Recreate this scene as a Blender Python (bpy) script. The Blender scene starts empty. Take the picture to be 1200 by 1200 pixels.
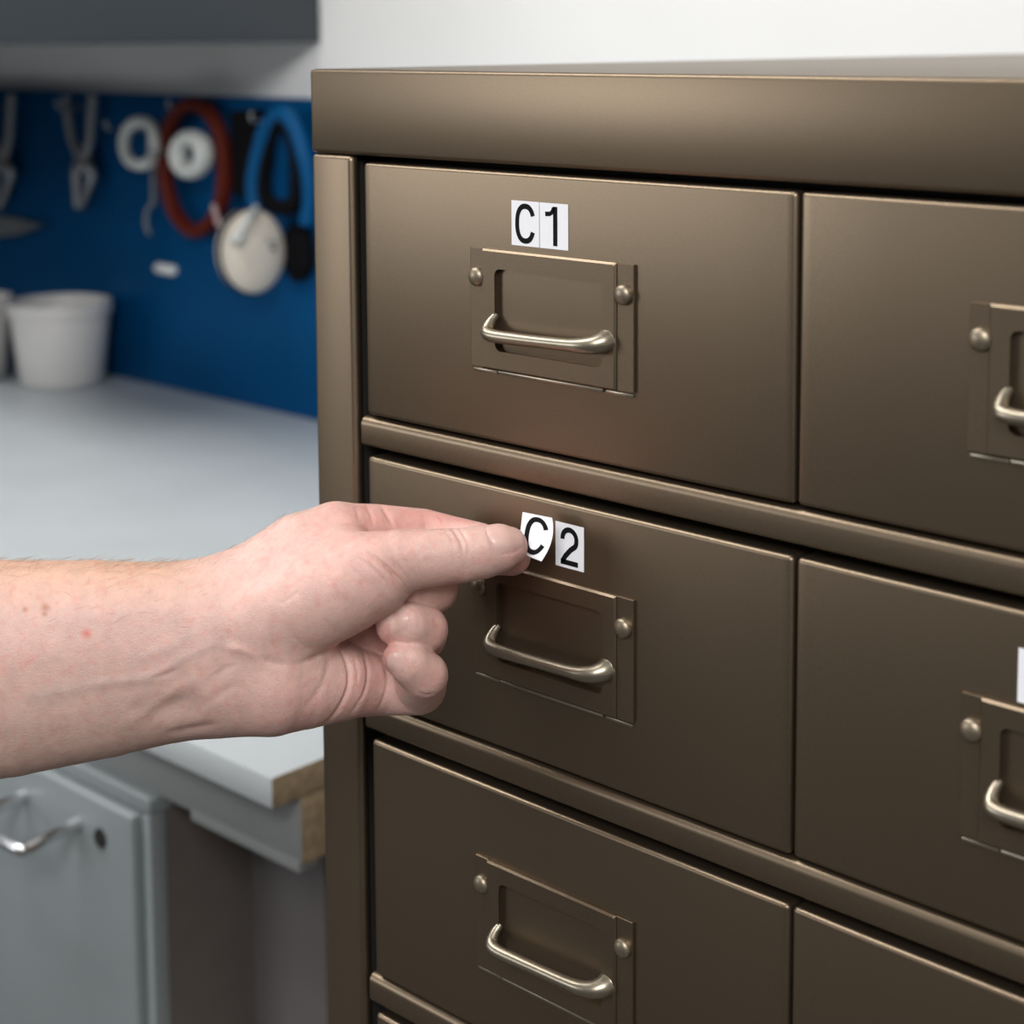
import bpy, bmesh, math, random
import numpy as np
from mathutils import Vector, Matrix
from mathutils.bvhtree import BVHTree
random.seed(7); rng = np.random.default_rng(7)
SC = bpy.context.scene
COL = SC.collection
ZO = 1.30                                   # camera height above the floor

# ------------------------------------------------------------------ camera
F, PX, PY = 2037.0, 615.0, 262.0            # focal length and principal point (1200 px frame)
def _r(x, y): return np.array([x-PX, y-PY, F])
dx = -_r(-1600, 55); dx /= np.linalg.norm(dx)
dz = -_r(709, 19300); dz -= dx*dz.dot(dx); dz /= np.linalg.norm(dz)
dy = np.cross(dz, dx)
M3 = np.stack([dx, dy, dz])
C0 = M3 @ (_r(605, 640)/F*0.61)
CAM = np.array([-C0[0], -C0[1], ZO])
def ray(x, y): return M3 @ (_r(x, y)/F)
def at_depth(x, y, Z): return CAM + ray(x, y)*Z
def on_y(x, y, Y=0.0):
    d = ray(x, y); return CAM + d*((Y-CAM[1])/d[1])
def on_z(x, y, Z):
    d = ray(x, y); return CAM + d*((Z-CAM[2])/d[2])

cd = bpy.data.cameras.new('camera'); cam = bpy.data.objects.new('camera', cd); COL.objects.link(cam)
Rm = Matrix([[M3[i][0], -M3[i][1], -M3[i][2]] for i in range(3)])
cam.matrix_world = Matrix.Translation(Vector(CAM)) @ Rm.to_4x4()
cd.sensor_width = 36; cd.lens = F/1200*36
cd.shift_x = -(PX-600)/1200; cd.shift_y = (PY-600)/1200
cd.clip_start = 0.02
cd.dof.use_dof = True; cd.dof.focus_distance = 0.592; cd.dof.aperture_fstop = 11.0
SC.camera = cam

# ------------------------------------------------------------------ materials
def new_mat(name):
    m = bpy.data.materials.new(name); m.use_nodes = True
    nt = m.node_tree; b = nt.nodes['Principled BSDF']
    return m, nt, b
def mat(name, col, rough=0.5, metal=0.0, var=0.0, vscale=40.0, bump=0.0, bscale=300.0, spec=0.5, coat=0.0):
    m, nt, b = new_mat(name)
    b.inputs['Base Color'].default_value = (*col, 1); b.inputs['Roughness'].default_value = rough
    b.inputs['Metallic'].default_value = metal; b.inputs['Specular IOR Level'].default_value = spec
    b.inputs['Coat Weight'].default_value = coat
    tc = nt.nodes.new('ShaderNodeTexCoord')
    if var > 0:
        n = nt.nodes.new('ShaderNodeTexNoise'); n.inputs['Scale'].default_value = vscale; n.inputs['Detail'].default_value = 6
        nt.links.new(tc.outputs['Object'], n.inputs['Vector'])
        r = nt.nodes.new('ShaderNodeMapRange'); r.inputs[1].default_value = 0.3; r.inputs[2].default_value = 0.7
        r.inputs[3].default_value = 1-var; r.inputs[4].default_value = 1+var
        nt.links.new(n.outputs['Fac'], r.inputs[0])
        mx = nt.nodes.new('ShaderNodeVectorMath'); mx.operation = 'SCALE'; mx.inputs[0].default_value = col
        nt.links.new(r.outputs[0], mx.inputs['Scale']); nt.links.new(mx.outputs[0], b.inputs['Base Color'])
    if bump > 0:
        n2 = nt.nodes.new('ShaderNodeTexNoise'); n2.inputs['Scale'].default_value = bscale; n2.inputs['Detail'].default_value = 3
        nt.links.new(tc.outputs['Object'], n2.inputs['Vector'])
        bp = nt.nodes.new('ShaderNodeBump'); bp.inputs['Strength'].default_value = bump; bp.inputs['Distance'].default_value = 0.0005
        nt.links.new(n2.outputs['Fac'], bp.inputs['Height']); nt.links.new(bp.outputs[0], b.inputs['Normal'])
    return m
BRONZE = mat('bronze_metallic_paint', (0.206, 0.157, 0.108), 0.38, 0.94, 0.06, 1400, 0.05, 2600)
PULLM = mat('worn_bronze_paint', (0.32, 0.28, 0.215), 0.34, 0.90, 0.05, 500, 0.04, 700)
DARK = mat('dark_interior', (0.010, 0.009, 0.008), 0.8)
WHITEP = mat('sticker_paper', (0.74, 0.75, 0.79), 0.55, var=0.01)
INK = mat('black_ink', (0.004, 0.004, 0.005), 0.8, spec=0.15)
LAM = mat('grey_laminate', (0.47, 0.505, 0.525), 0.45, var=0.045, vscale=9, bump=0.02)
CHIP = mat('raw_chipboard', (0.36, 0.275, 0.175), 0.8, var=0.22, vscale=160, bump=0.3, bscale=500)
BEAMP = mat('grey_painted_beam', (0.245, 0.257, 0.26), 0.55, var=0.05, vscale=15)
LEGM = mat('dark_grey_leg_paint', (0.11, 0.10, 0.10), 0.6, var=0.04)
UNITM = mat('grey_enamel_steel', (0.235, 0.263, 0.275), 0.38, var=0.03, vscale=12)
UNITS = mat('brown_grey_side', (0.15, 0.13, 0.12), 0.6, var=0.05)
CHROME = mat('chrome', (0.80, 0.81, 0.83), 0.22, 1.0)
BLUE = mat('blue_painted_board', (0.000, 0.080, 0.235), 0.40, 0.55, 0.06, 10, 0.05, 120, spec=0.12)
PLASTER = mat('white_plaster', (0.86, 0.86, 0.85), 0.9, var=0.015, vscale=6, bump=0.05)
RIVETM = mat('rivet_bronze_paint', (0.27, 0.225, 0.165), 0.42, 0.85, 0.05, 800)
WALLG = mat('grey_wall_paint', (0.16, 0.16, 0.155), 0.8, var=0.02, vscale=6)
FLOORM = mat('dark_concrete', (0.055, 0.05, 0.045), 0.6, var=0.15, vscale=4, bump=0.05)
CEILM = mat('ceiling_paint', (0.80, 0.80, 0.80), 0.9, var=0.01)
BUCKET = mat('white_bucket_plastic', (0.56, 0.55, 0.54), 0.42, var=0.01)
REDM = mat('red_rubber', (0.10, 0.010, 0.003), 0.6, var=0.05, spec=0.2)
BLUEB = mat('blue_plastic_band', (0.000, 0.070, 0.20), 0.5, spec=0.15)
BEIGE = mat('beige_plastic', (0.66, 0.60, 0.51), 0.42, var=0.02)
PALE = mat('pale_plastic', (0.60, 0.62, 0.60), 0.45)
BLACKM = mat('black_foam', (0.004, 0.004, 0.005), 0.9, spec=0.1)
STEEL = mat('dull_steel', (0.30, 0.31, 0.32), 0.42, 0.85, 0.08, 60)
GREYP = mat('grey_metal', (0.22, 0.23, 0.24), 0.5, 0.3)
NAVY = mat('dark_blocker_paint', (0.05, 0.06, 0.07), 0.6)
HAIRM = mat('brown_arm_hair', (0.27, 0.17, 0.10), 0.5)
PAPERW = mat('white_label_plastic', (0.72, 0.73, 0.73), 0.5)
INKS = mat('grey_print', (0.10, 0.10, 0.11), 0.5)

def skin_material():
    m, nt, b = new_mat('skin')
    L = nt.links
    at = nt.nodes.new('ShaderNodeAttribute'); at.attribute_name = 'pigment'
    tc = nt.nodes.new('ShaderNodeTexCoord')
    n = nt.nodes.new('ShaderNodeTexNoise'); n.inputs['Scale'].default_value = 130; n.inputs['Detail'].default_value = 8; n.inputs['Roughness'].default_value = 0.65
    L.new(tc.outputs['Object'], n.inputs['Vector'])
    mr = nt.nodes.new('ShaderNodeMapRange'); mr.inputs[1].default_value = 0.3; mr.inputs[2].default_value = 0.7; mr.inputs[3].default_value = 0.88; mr.inputs[4].default_value = 1.09
    L.new(n.outputs['Fac'], mr.inputs[0])
    vm = nt.nodes.new('ShaderNodeVectorMath'); vm.operation = 'SCALE'
    L.new(at.outputs['Color'], vm.inputs[0]); L.new(mr.outputs[0], vm.inputs['Scale'])
    # fine red mottling
    n2 = nt.nodes.new('ShaderNodeTexNoise'); n2.inputs['Scale'].default_value = 320; n2.inputs['Detail'].default_value = 4
    L.new(tc.outputs['Object'], n2.inputs['Vector'])
    mr2 = nt.nodes.new('ShaderNodeMapRange'); mr2.inputs[1].default_value = 0.50; mr2.inputs[2].default_value = 0.72; mr2.inputs[3].default_value = 0.0; mr2.inputs[4].default_value = 0.55
    L.new(n2.outputs['Fac'], mr2.inputs[0])
    mx = nt.nodes.new('ShaderNodeMix'); mx.data_type = 'RGBA'; mx.blend_type = 'MULTIPLY'
    L.new(mr2.outputs[0], mx.inputs[0]); L.new(vm.outputs[0], mx.inputs[6]); mx.inputs[7].default_value = (0.98, 0.74, 0.72, 1)
    L.new(mx.outputs[2], b.inputs['Base Color'])
    b.inputs['Roughness'].default_value = 0.52; b.inputs['Specular IOR Level'].default_value = 0.42
    b.inputs['Subsurface Weight'].default_value = 0.35; b.inputs['Subsurface Radius'].default_value = (1.0, 0.35, 0.2); b.inputs['Subsurface Scale'].default_value = 0.0035
    v = nt.nodes.new('ShaderNodeTexVoronoi'); v.inputs['Scale'].default_value = 1150; v.feature = 'DISTANCE_TO_EDGE'
    nw = nt.nodes.new('ShaderNodeTexNoise'); nw.inputs['Scale'].default_value = 700; nw.inputs['Detail'].default_value = 3
    L.new(tc.outputs['Object'], v.inputs['Vector']); L.new(tc.outputs['Object'], nw.inputs['Vector'])
    ad = nt.nodes.new('ShaderNodeMath'); ad.operation = 'ADD'
    L.new(v.outputs['Distance'], ad.inputs[0]); L.new(nw.outputs['Fac'], ad.inputs[1])
    bp = nt.nodes.new('ShaderNodeBump'); bp.inputs['Strength'].default_value = 0.40; bp.inputs['Distance'].default_value = 0.0004
    L.new(ad.outputs[0], bp.inputs['Height']); L.new(bp.outputs[0], b.inputs['Normal'])
    return m
SKIN = skin_material()
NAIL = mat('fingernail', (0.62, 0.40, 0.35), 0.33, var=0.03, vscale=300)

# ------------------------------------------------------------------ mesh helpers
def link(name, me, parent=None):
    o = bpy.data.objects.new(name, me); COL.objects.link(o)
    if parent is not None: o.parent = parent
    return o
def tag(o, label=None, cat=None, group=None, kind=None):
    if label: o['label'] = label
    if cat: o['category'] = cat
    if group: o['group'] = group
    if kind: o['kind'] = kind
    return o
def empty(name, loc=(0, 0, 0)):
    o = bpy.data.objects.new(name, None); COL.objects.link(o); o.location = loc; o.empty_display_size = 0.02
    return o
def finish(name, bm, mats, parent=None, smooth=True, angle=35):
    me = bpy.data.meshes.new(name)
    bmesh.ops.recalc_face_normals(bm, faces=bm.faces)
    bm.to_mesh(me); bm.free()
    for m in (mats if isinstance(mats, (list, tuple)) else [mats]): me.materials.append(m)
    if smooth:
        me.polygons.foreach_set('use_smooth', [True]*len(me.polygons))
        me.set_sharp_from_angle(angle=math.radians(angle))
    return link(name, me, parent)
def box(bm, x0, x1, y0, y1, z0, z1, bev=0.0, seg=3, mi=0):
    r = bmesh.ops.create_cube(bm, size=1.0)
    vs = r['verts']
    for v in vs: v.co = Vector(((x0+x1)/2+v.co.x*(x1-x0), (y0+y1)/2+v.co.y*(y1-y0), (z0+z1)/2+v.co.z*(z1-z0)))
    fs = set(f for v in vs for f in v.link_faces)
    for f in fs: f.material_index = mi
    if bev > 0:
        es = list(set(e for v in vs for e in v.link_edges))
        bmesh.ops.bevel(bm, geom=es, offset=bev, segments=seg, profile=0.5, affect='EDGES', clamp_overlap=True)
def tube(bm, pts, rads, n=14, caps=True, mi=0, sx=1.0, up=None):
    pts = [Vector(p) for p in pts]
    if not hasattr(rads, '__len__'): rads = [rads]*len(pts)
    rings = []; prev = None
    for i, p in enumerate(pts):
        t = (pts[min(i+1, len(pts)-1)]-pts[max(i-1, 0)]).normalized()
        if prev is None:
            a = Vector(up) if up else (Vector((0, 0, 1)) if abs(t.z) < 0.9 else Vector((1, 0, 0)))
        else: a = prev
        a = (a-t*a.dot(t)).normalized(); prev = a
        c = t.cross(a)
        rings.append([bm.verts.new(p+(a*math.cos(2*math.pi*k/n)*sx+c*math.sin(2*math.pi*k/n))*rads[i]) for k in range(n)])
    for r0, r1 in zip(rings, rings[1:]):
        for k in range(n):
            bm.faces.new((r0[k], r0[(k+1) % n], r1[(k+1) % n], r1[k])).material_index = mi
    if caps:
        bm.faces.new(list(reversed(rings[0]))).material_index = mi
        bm.faces.new(rings[-1]).material_index = mi
def closed_tube(bm, pts, ra, rb, normal, n=12, mi=0):
    """closed loop; section radius ra in the loop's plane, rb along its normal"""
    N = Vector(normal).normalized(); m = len(pts); pts = [Vector(p) for p in pts]; rings = []
    for i in range(m):
        t = (pts[(i+1) % m]-pts[i-1]).normalized(); s = t.cross(N).normalized()
        rings.append([bm.verts.new(pts[i]+s*math.cos(2*math.pi*k/n)*ra+N*math.sin(2*math.pi*k/n)*rb) for k in range(n)])
    for i in range(m):
        r0, r1 = rings[i], rings[(i+1) % m]
        for k in range(n): bm.faces.new((r0[k], r0[(k+1) % n], r1[(k+1) % n], r1[k])).material_index = mi
def lathe(bm, prof, center, axis=(0, 0, 1), n=48, mi=0, sc=(1, 1)):
    A = Vector(axis).normalized()
    B = A.orthogonal().normalized() if abs(A.z) < 0.99 else Vector((1, 0, 0))
    Cc = A.cross(B); c = Vector(center); rings = []
    for r, h in prof:
        rings.append([bm.verts.new(c+A*h+(B*math.cos(2*math.pi*k/n)*sc[0]+Cc*math.sin(2*math.pi*k/n)*sc[1])*max(r, 1e-5)) for k in range(n)])
    for r0, r1 in zip(rings, rings[1:]):
        for k in range(n): bm.faces.new((r0[k], r0[(k+1) % n], r1[(k+1) % n], r1[k])).material_index = mi
def prism(bm, poly, y0, y1, mi=0):
    """closed polygon given in (x, z), extruded from y0 to y1"""
    a = [bm.verts.new((p[0], y0, p[1])) for p in poly]; b = [bm.verts.new((p[0], y1, p[1])) for p in poly]
    f0 = bm.faces.new(a); f1 = bm.faces.new(list(reversed(b)))
    f0.material_index = f1.material_index = mi
    for i in range(len(poly)):
        j = (i+1) % len(poly); bm.faces.new((a[j], a[i], b[i], b[j])).material_index = mi
def catmull(pts, m=8, closed=False):
    P = [np.array(p, float) for p in pts]; out = []
    N = len(P)
    rngs = range(N) if closed else range(N-1)
    for i in rngs:
        if closed: p0, p1, p2, p3 = P[i-1], P[i], P[(i+1) % N], P[(i+2) % N]
        else: p0, p1, p2, p3 = P[max(i-1, 0)], P[i], P[i+1], P[min(i+2, N-1)]
        for k in range(m):
            t = k/m
            out.append(0.5*((2*p1)+(-p0+p2)*t+(2*p0-5*p1+4*p2-p3)*t*t+(-p0+3*p1-3*p2+p3)*t**3))
    if not closed: out.append(P[-1])
    return out

# ------------------------------------------------------------------ room
def room():
    def slab(name, *a, m=PLASTER):
        bm = bmesh.new(); box(bm, *a); o = finish(name, bm, m, smooth=False); o['kind'] = 'structure'; return o
    slab('floor', -3.2, 3.4, -4.2, 0.90, -0.1, 0.0, m=FLOORM)
    slab('wall_back', -3.2, 3.4, 0.755, 0.90, 0.0, 2.75)
    slab('wall_left', -3.3, -3.2, -4.2, 0.90, 0.0, 2.75, m=WALLG)
    slab('wall_right', 3.4, 3.5, -4.2, 0.90, 0.0, 2.75)  # unseen wall, added to bounce light onto drawer edges and hand
    slab('ceiling', -3.3, 3.4, -4.2, 0.90, 2.75, 2.85, m=CEILM)
room()

# ------------------------------------------------------------------ filing cabinet (bronze multi-drawer)
PITCH_X, PITCH_Z = 0.1941, 0.1118
NCOL, NROW = 2, 4
XL, XR = -0.0778, 0.1153                     # first drawer front
ZT = ZO-0.0461; DH = 0.0955                  # first row top, drawer height
cab = empty('filing_cabinet', (0.09, 0.0, 0.0))
tag(cab, 'tall bronze metal filing cabinet with rows of label-holder drawers', 'cabinet')
def cpart(name, bm, m, **k):
    o = finish(name, bm, m, cab, **k)
    o.matrix_parent_inverse = Matrix.Translation(-Vector(cab.location)); return o
RX0 = XL+PITCH_X*NCOL                        # right inner edge
ZB = ZT-PITCH_Z*NROW                         # below the last drawer row
DEPTH = 0.60
bm = bmesh.new(); box(bm, -0.1072, -0.0838, 0.0, 0.0050, 0.0, ZO-0.0437, 0.0022, 5)
cpart('corner_post', bm, BRONZE)
bm = bmesh.new(); box(bm, RX0+0.004, RX0+0.0274, 0.0, 0.0050, 0.0, ZO-0.0437, 0.0022, 5)
cpart('corner_post', bm, BRONZE)
for xa in (-0.1069, RX0+0.0255):
    bm = bmesh.new(); box(bm, xa, xa+0.0016, 0.0052, DEPTH, 0.0, ZO-0.030, 0.0004, 2); cpart('side_panel', bm, BRONZE)
bm = bmesh.new(); box(bm, -0.1072, RX0+0.0274, 0.0, DEPTH, ZO-0.0435, ZO-0.0115, 0.0016, 3); cpart('top_panel', bm, BRONZE)
bm = bmesh.new(); box(bm, -0.1055, RX0+0.0257, DEPTH-0.003, DEPTH-0.0005, 0.02, ZO-0.045); cpart('back_panel', bm, BRONZE, smooth=False)
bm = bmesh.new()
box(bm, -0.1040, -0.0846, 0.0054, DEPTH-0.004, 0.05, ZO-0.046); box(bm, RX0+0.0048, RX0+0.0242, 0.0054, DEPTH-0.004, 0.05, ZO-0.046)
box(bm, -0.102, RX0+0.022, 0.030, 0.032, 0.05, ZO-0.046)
cpart('gap_shade_lining', bm, DARK, smooth=False)  # near-black sheets that put deep shade into the gaps between parts
for r in range(NROW):                        # cross rails between the rows, rounded top edge
    z1 = ZT-PITCH_Z*r-DH-0.0012; z0 = z1-0.0112
    bm = bmesh.new(); prof = []
    R = 0.0034
    for k in range(7):
        a = math.pi/2*k/6; prof.append((0.0004+R-R*math.sin(a), z1-R+R*math.cos(a)))
    prof = [(0.024, z1)]+prof
    for k in range(5):
        a = math.pi/2*k/4; prof.append((0.0004+0.0012-0.0012*math.cos(a), z0+0.0012-0.0012*math.sin(a)))
    prof.append((0.024, z0))
    xs = (-0.0808, RX0+0.0036)
    rows = [[bm.verts.new((x, p[0], p[1])) for p in prof] for x in xs]
    for i in range(len(prof)):
        j = (i+1) % len(prof); bm.faces.new((rows[0][i], rows[0][j], rows[1][j], rows[1][i]))
    bm.faces.new(rows[0]); bm.faces.new(list(reversed(rows[1])))
    cpart('cross_rail', bm, BRONZE, angle=50)
bm = bmesh.new(); box(bm, -0.0832, RX0+0.0034, 0.001, 0.024, 0.04, ZB-0.0045, 0.0015, 3); cpart('lower_panel', bm, BRONZE)
bm = bmesh.new(); box(bm, -0.0832, RX0+0.0034, 0.012, 0.024, 0.0, 0.039, 0.001, 2); cpart('plinth', bm, DARK)

def rrect(x0, x1, z0, z1, r, n=6):
    out = []
    for cx, cz, a0 in ((x1-r, z1-r, 0), (x0+r, z1-r, 90), (x0+r, z0+r, 180), (x1-r, z0+r, 270)):
        for k in range(n+1):
            a = math.radians(a0+90*k/n); out.append((cx+r*math.cos(a), cz+r*math.sin(a)))
    return out
def framed(bm, outer, inner, y0, y1, bev=0.0):
    """ring between two loops with the same number of points, front face at y0, back at y1, with a softened front edge"""
    def lp(l, y): return [bm.verts.new((p[0], y, p[1])) for p in l]
    def inset(l, d):
        cx = sum(p[0] for p in l)/len(l); cz = sum(p[1] for p in l)/len(l)
        return [(p[0]-math.copysign(d, p[0]-cx), p[1]-math.copysign(d, p[1]-cz)) for p in l]
    N = len(outer)
    loops = [lp(outer, y1), lp(outer, y0+bev), lp(inset(outer, bev), y0), lp(inset(inner, -bev), y0), lp(inner, y0+bev), lp(inner, y1)]
    loops.append(loops[0])
    for a, b in zip(loops, loops[1:]):
        for i in range(N):
            j = (i+1) % N; bm.faces.new((a[i], a[j], b[j], b[i]))
# prototype drawer built with its upper left front corner at the object's origin
W = XR-XL
def pz(z): return z                            # local z is measured down from the drawer top (negative)
bm = bmesh.new(); box(bm, 0, W, 0.0, 0.016, -DH, 0, 0.0016, 5)
for k in range(1, 13):                         # the pressed sheet bows back a little towards its left and right ends
    for x in (0.0016+0.0026*k, W-0.0016-0.0020*k):
        bmesh.ops.bisect_plane(bm, geom=list(bm.verts)+list(bm.edges)+list(bm.faces), plane_co=(x, 0, 0), plane_no=(1, 0, 0))
for v in bm.verts:
    if v.co.y < 0.006:
        v.co.y += 0.00055*max(0.0, 1-v.co.x/0.033)**2+0.00025*max(0.0, 1-(W-v.co.x)/0.026)**2
box(bm, 0.004, W-0.004, 0.0165, 0.028, -DH+0.004, -0.012)
drawer0 = finish('drawer', bm, BRONZE)
PX0, PX1 = -0.0205-XL, 0.0538-XL               # plate in drawer coordinates
PZ1, PZ0 = -0.0270, -0.0694
bm = bmesh.new()                               # label plate: two flanges, a raised middle with the window
wx0, wx1 = -0.0085-XL, 0.0419-XL; wz1, wz0 = -0.0329, -0.0632
inner = rrect(wx0, wx1, wz0, wz1, 0.0026)
outer = rrect(-0.0144-XL, 0.0467-XL, PZ0, PZ1, 0.0004)
framed(bm, outer, inner, -0.0021, 0.0002, 0.0007)
box(bm, PX0, -0.0140-XL, -0.0011, 0.0002, PZ0, PZ1, 0.0003, 2)
box(bm, 0.0463-XL, PX1, -0.0011, 0.0002, PZ0, PZ1, 0.0003, 2)
plate0 = finish('label_holder', bm, BRONZE, drawer0, angle=18)
bm = bmesh.new()                               # bent card stops under the plate
box(bm, PX0+0.0008, PX0+0.0125, -0.0008, 0.0002, PZ0-0.0016, PZ0-0.0004, 0.0003, 2)
box(bm, PX0+0.0132, PX1-0.0130, -0.0014, 0.0002, PZ0-0.0013, PZ0-0.0001, 0.0004, 2)
box(bm, PX1-0.0123, PX1-0.0005, -0.0008, 0.0002, PZ0-0.0016, PZ0-0.0004, 0.0003, 2)
lip0 = finish('card_stop', bm, PULLM, drawer0)
hp = catmull([(wx0+0.0002, -0.0006, -0.0500), (wx0-0.0004, -0.0030, -0.0525), (wx0+0.0003, -0.0054, -0.0553), (wx0+0.0040, -0.0066, -0.0562),
              (wx0+0.014, -0.0068, -0.0561), ((wx0+wx1)/2, -0.0068, -0.0558), (wx1-0.014, -0.0069, -0.0554), (wx1-0.0065, -0.0066, -0.0550), (wx1-0.0022, -0.0052, -0.0545), (wx1+0.0000, -0.0030, -0.0538), (wx1+0.0006, -0.0008, -0.0533)], 6)
hr = np.interp(np.linspace(0, 1, len(hp)), [0, .1, .22, .34, .5, .62, .74, .88, 1.0], [.0013, .0018, .0024, .0023, .0021, .0022, .0028, .0035, .0042])
bm = bmesh.new(); tube(bm, hp, list(hr), 18)
pull0 = finish('pull_handle', bm, PULLM, drawer0, angle=60)
def rivet(cx, cz, y):
    bm = bmesh.new(); R = 0.0034
    lathe(bm, [(R, 0), (R, 0.0008)]+[(R*math.cos(a), 0.0008+0.0019*math.sin(a)) for a in np.linspace(0.15, math.pi/2, 7)], (cx, y, cz), (0, -1, 0), 24)
    return finish('rivet', bm, RIVETM, drawer0, angle=50)
riv = [rivet(-0.0168-XL, -0.0372, -0.0011), rivet(0.0498-XL, -0.0372, -0.0011)]
for r in range(NROW):
    for c in range(NCOL):
        d = drawer0 if (r, c) == (0, 0) else drawer0.copy()
        if d is not drawer0:
            COL.objects.link(d)
            for ch in list(drawer0.children):
                q = ch.copy(); COL.objects.link(q); q.parent = d
        d.parent = cab; d.matrix_parent_inverse = Matrix.Translation(-Vector(cab.location))
        d.location = (XL+PITCH_X*c, 0.0, ZT-PITCH_Z*r)

# ------------------------------------------------------------------ letter stickers
def ribbon(path, w):
    """polyline -> list of quads (each four 2-D points), butt ends"""
    P = [np.array(p, float) for p in path]; L, R = [], []
    for i, p in enumerate(P):
        t = P[min(i+1, len(P)-1)]-P[max(i-1, 0)]; t /= np.linalg.norm(t); n = np.array([-t[1], t[0]])
        L.append(p+n*w/2); R.append(p-n*w/2)
    return [(L[i], L[i+1], R[i+1], R[i]) for i in range(len(P)-1)]
def arc(cx, cy, rx, ry, a0, a1, n=18):
    return [(cx+rx*math.cos(math.radians(a0+(a1-a0)*k/n)), cy+ry*math.sin(math.radians(a0+(a1-a0)*k/n))) for k in range(n+1)]
# glyphs in a unit box: x 0..1 across the sticker, y 0..1 up the sticker
SW, SH = 0.0128, 0.0155
def mm(path): return [(x*SW, y*SH) for x, y in path]
def glyph(ch):
    if ch == 'C':
        # tall narrow C: two half ellipses joined by straight sides
        p = []
        for k in range(61):
            t = math.radians(24+(336-24)*k/60); c, d = math.cos(t), math.sin(t); e = 0.86
            p.append((0.505+0.295*math.copysign(abs(c)**e, c), 0.50+0.385*math.copysign(abs(d)**e, d)))
        return ribbon(mm(p), 0.00185)
    if ch == '1':
        q = ribbon(mm([(0.555, 0.93), (0.555, 0.07)]), 0.00195)
        q += ribbon(mm([(0.50, 0.90), (0.44, 0.80), (0.36, 0.765), (0.20, 0.757)]), 0.00155)
        return q
    p = arc(0.50, 0.665, 0.245, 0.205, 188, 0, 22)+arc(0.50, 0.645, 0.245, 0.205, 0, -40, 8)[1:]+[(0.53, 0.42), (0.36, 0.27), (0.275, 0.17), (0.27, 0.12)]
    q = ribbon(mm(p), 0.00185)
    q += ribbon(mm([(0.185, 0.125), (0.80, 0.125)]), 0.0018)
    return q
def sticker(name, fn, ch, parent=None, nx=16, ny=18, thick=0.00014):
    """fn(x, y, h) -> world point, x, y in metres on the sticker, h out of its face"""
    bm = bmesh.new(); gr = []
    for h in (0.0, thick):
        gr.append([[bm.verts.new(fn(SW*i/nx, SH*j/ny, h)) for i in range(nx+1)] for j in range(ny+1)])
    for j in range(ny):
        for i in range(nx):
            a = gr[1]; bm.faces.new((a[j][i], a[j][i+1], a[j+1][i+1], a[j+1][i]))
            a = gr[0]; bm.faces.new((a[j][i], a[j+1][i], a[j+1][i+1], a[j][i+1]))
    rim = [(0, i) for i in range(nx)]+[(j, nx) for j in range(ny)]+[(ny, i) for i in range(nx, 0, -1)]+[(j, 0) for j in range(ny, 0, -1)]
    for k in range(len(rim)):
        a, b = rim[k], rim[(k+1) % len(rim)]
        bm.faces.new((gr[0][a[0]][a[1]], gr[0][b[0]][b[1]], gr[1][b[0]][b[1]], gr[1][a[0]][a[1]]))
    bmesh.ops.recalc_face_normals(bm, faces=bm.faces)
    if ch:
        qs = glyph(ch)
        for q in qs:
            f = bm.faces.new([bm.verts.new(fn(p[0], p[1], thick+0.00006)) for p in q]); f.material_index = 1
    me = bpy.data.meshes.new(name); bm.to_mesh(me); bm.free()
    me.materials.append(WHITEP); me.materials.append(INK)
    return link(name, me, parent)
def flat(x0, z0, rot=0.0, sx=1.0):
    c, s = math.cos(rot), math.sin(rot)
    return lambda x, y, h: (x0+(c*x*sx-s*y), -0.00005-h, z0+(s*x*sx+c*y))
tag(sticker('letter_sticker', flat(-0.0012, ZO-0.0710), 'C'), 'white sticker with black letter C stuck flat above top drawer handle', 'sticker')
tag(sticker('number_sticker', flat(0.0119, ZO-0.0710), '1'), 'white sticker with black number 1 on the top left drawer', 'sticker')
tag(sticker('number_sticker', flat(0.01865, ZO-0.1803, 0.0), '2'), 'white sticker with black number 2 on the second drawer, right of the pinched sticker', 'sticker')
tag(sticker('blank_sticker', flat(0.1902, ZO-0.1838, 0.0), None), 'white sticker on the right hand drawer, cut by right edge of the photo', 'sticker')

# ------------------------------------------------------------------ hand space
Z0, S = 0.588, 0.588/F
def H(u, v, w): return at_depth(u, v, Z0-w*S)   # hand design space: two axes across the view at the hand, w towards the viewer
# the lifted sticker between thumb and index
def lifted(x, y, h):
    a = x/SW; b = 1-y/SH
    TL, TR = np.array([612.5, 600, -22.]), np.array([647., 606.8, 4.5])
    BL, BR = np.array([607., 647, -6.]), np.array([634.5, 658., 22.])
    p = (1-a)*(1-b)*TL+a*(1-b)*TR+(1-a)*b*BL+a*b*BR
    p = p+np.array([6.0, 0, -2.0])*(4*b*(1-b))*a+np.array([0, 0, 4.0])*4*a*(1-a)
    p = p+np.array([-0.15, -0.1, 1.0])*(h/S)
    return H(*p)
tag(sticker('letter_sticker', lifted, 'C', nx=20, ny=22), 'curled white sticker with black letter C pinched between thumb and index finger', 'sticker')

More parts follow.
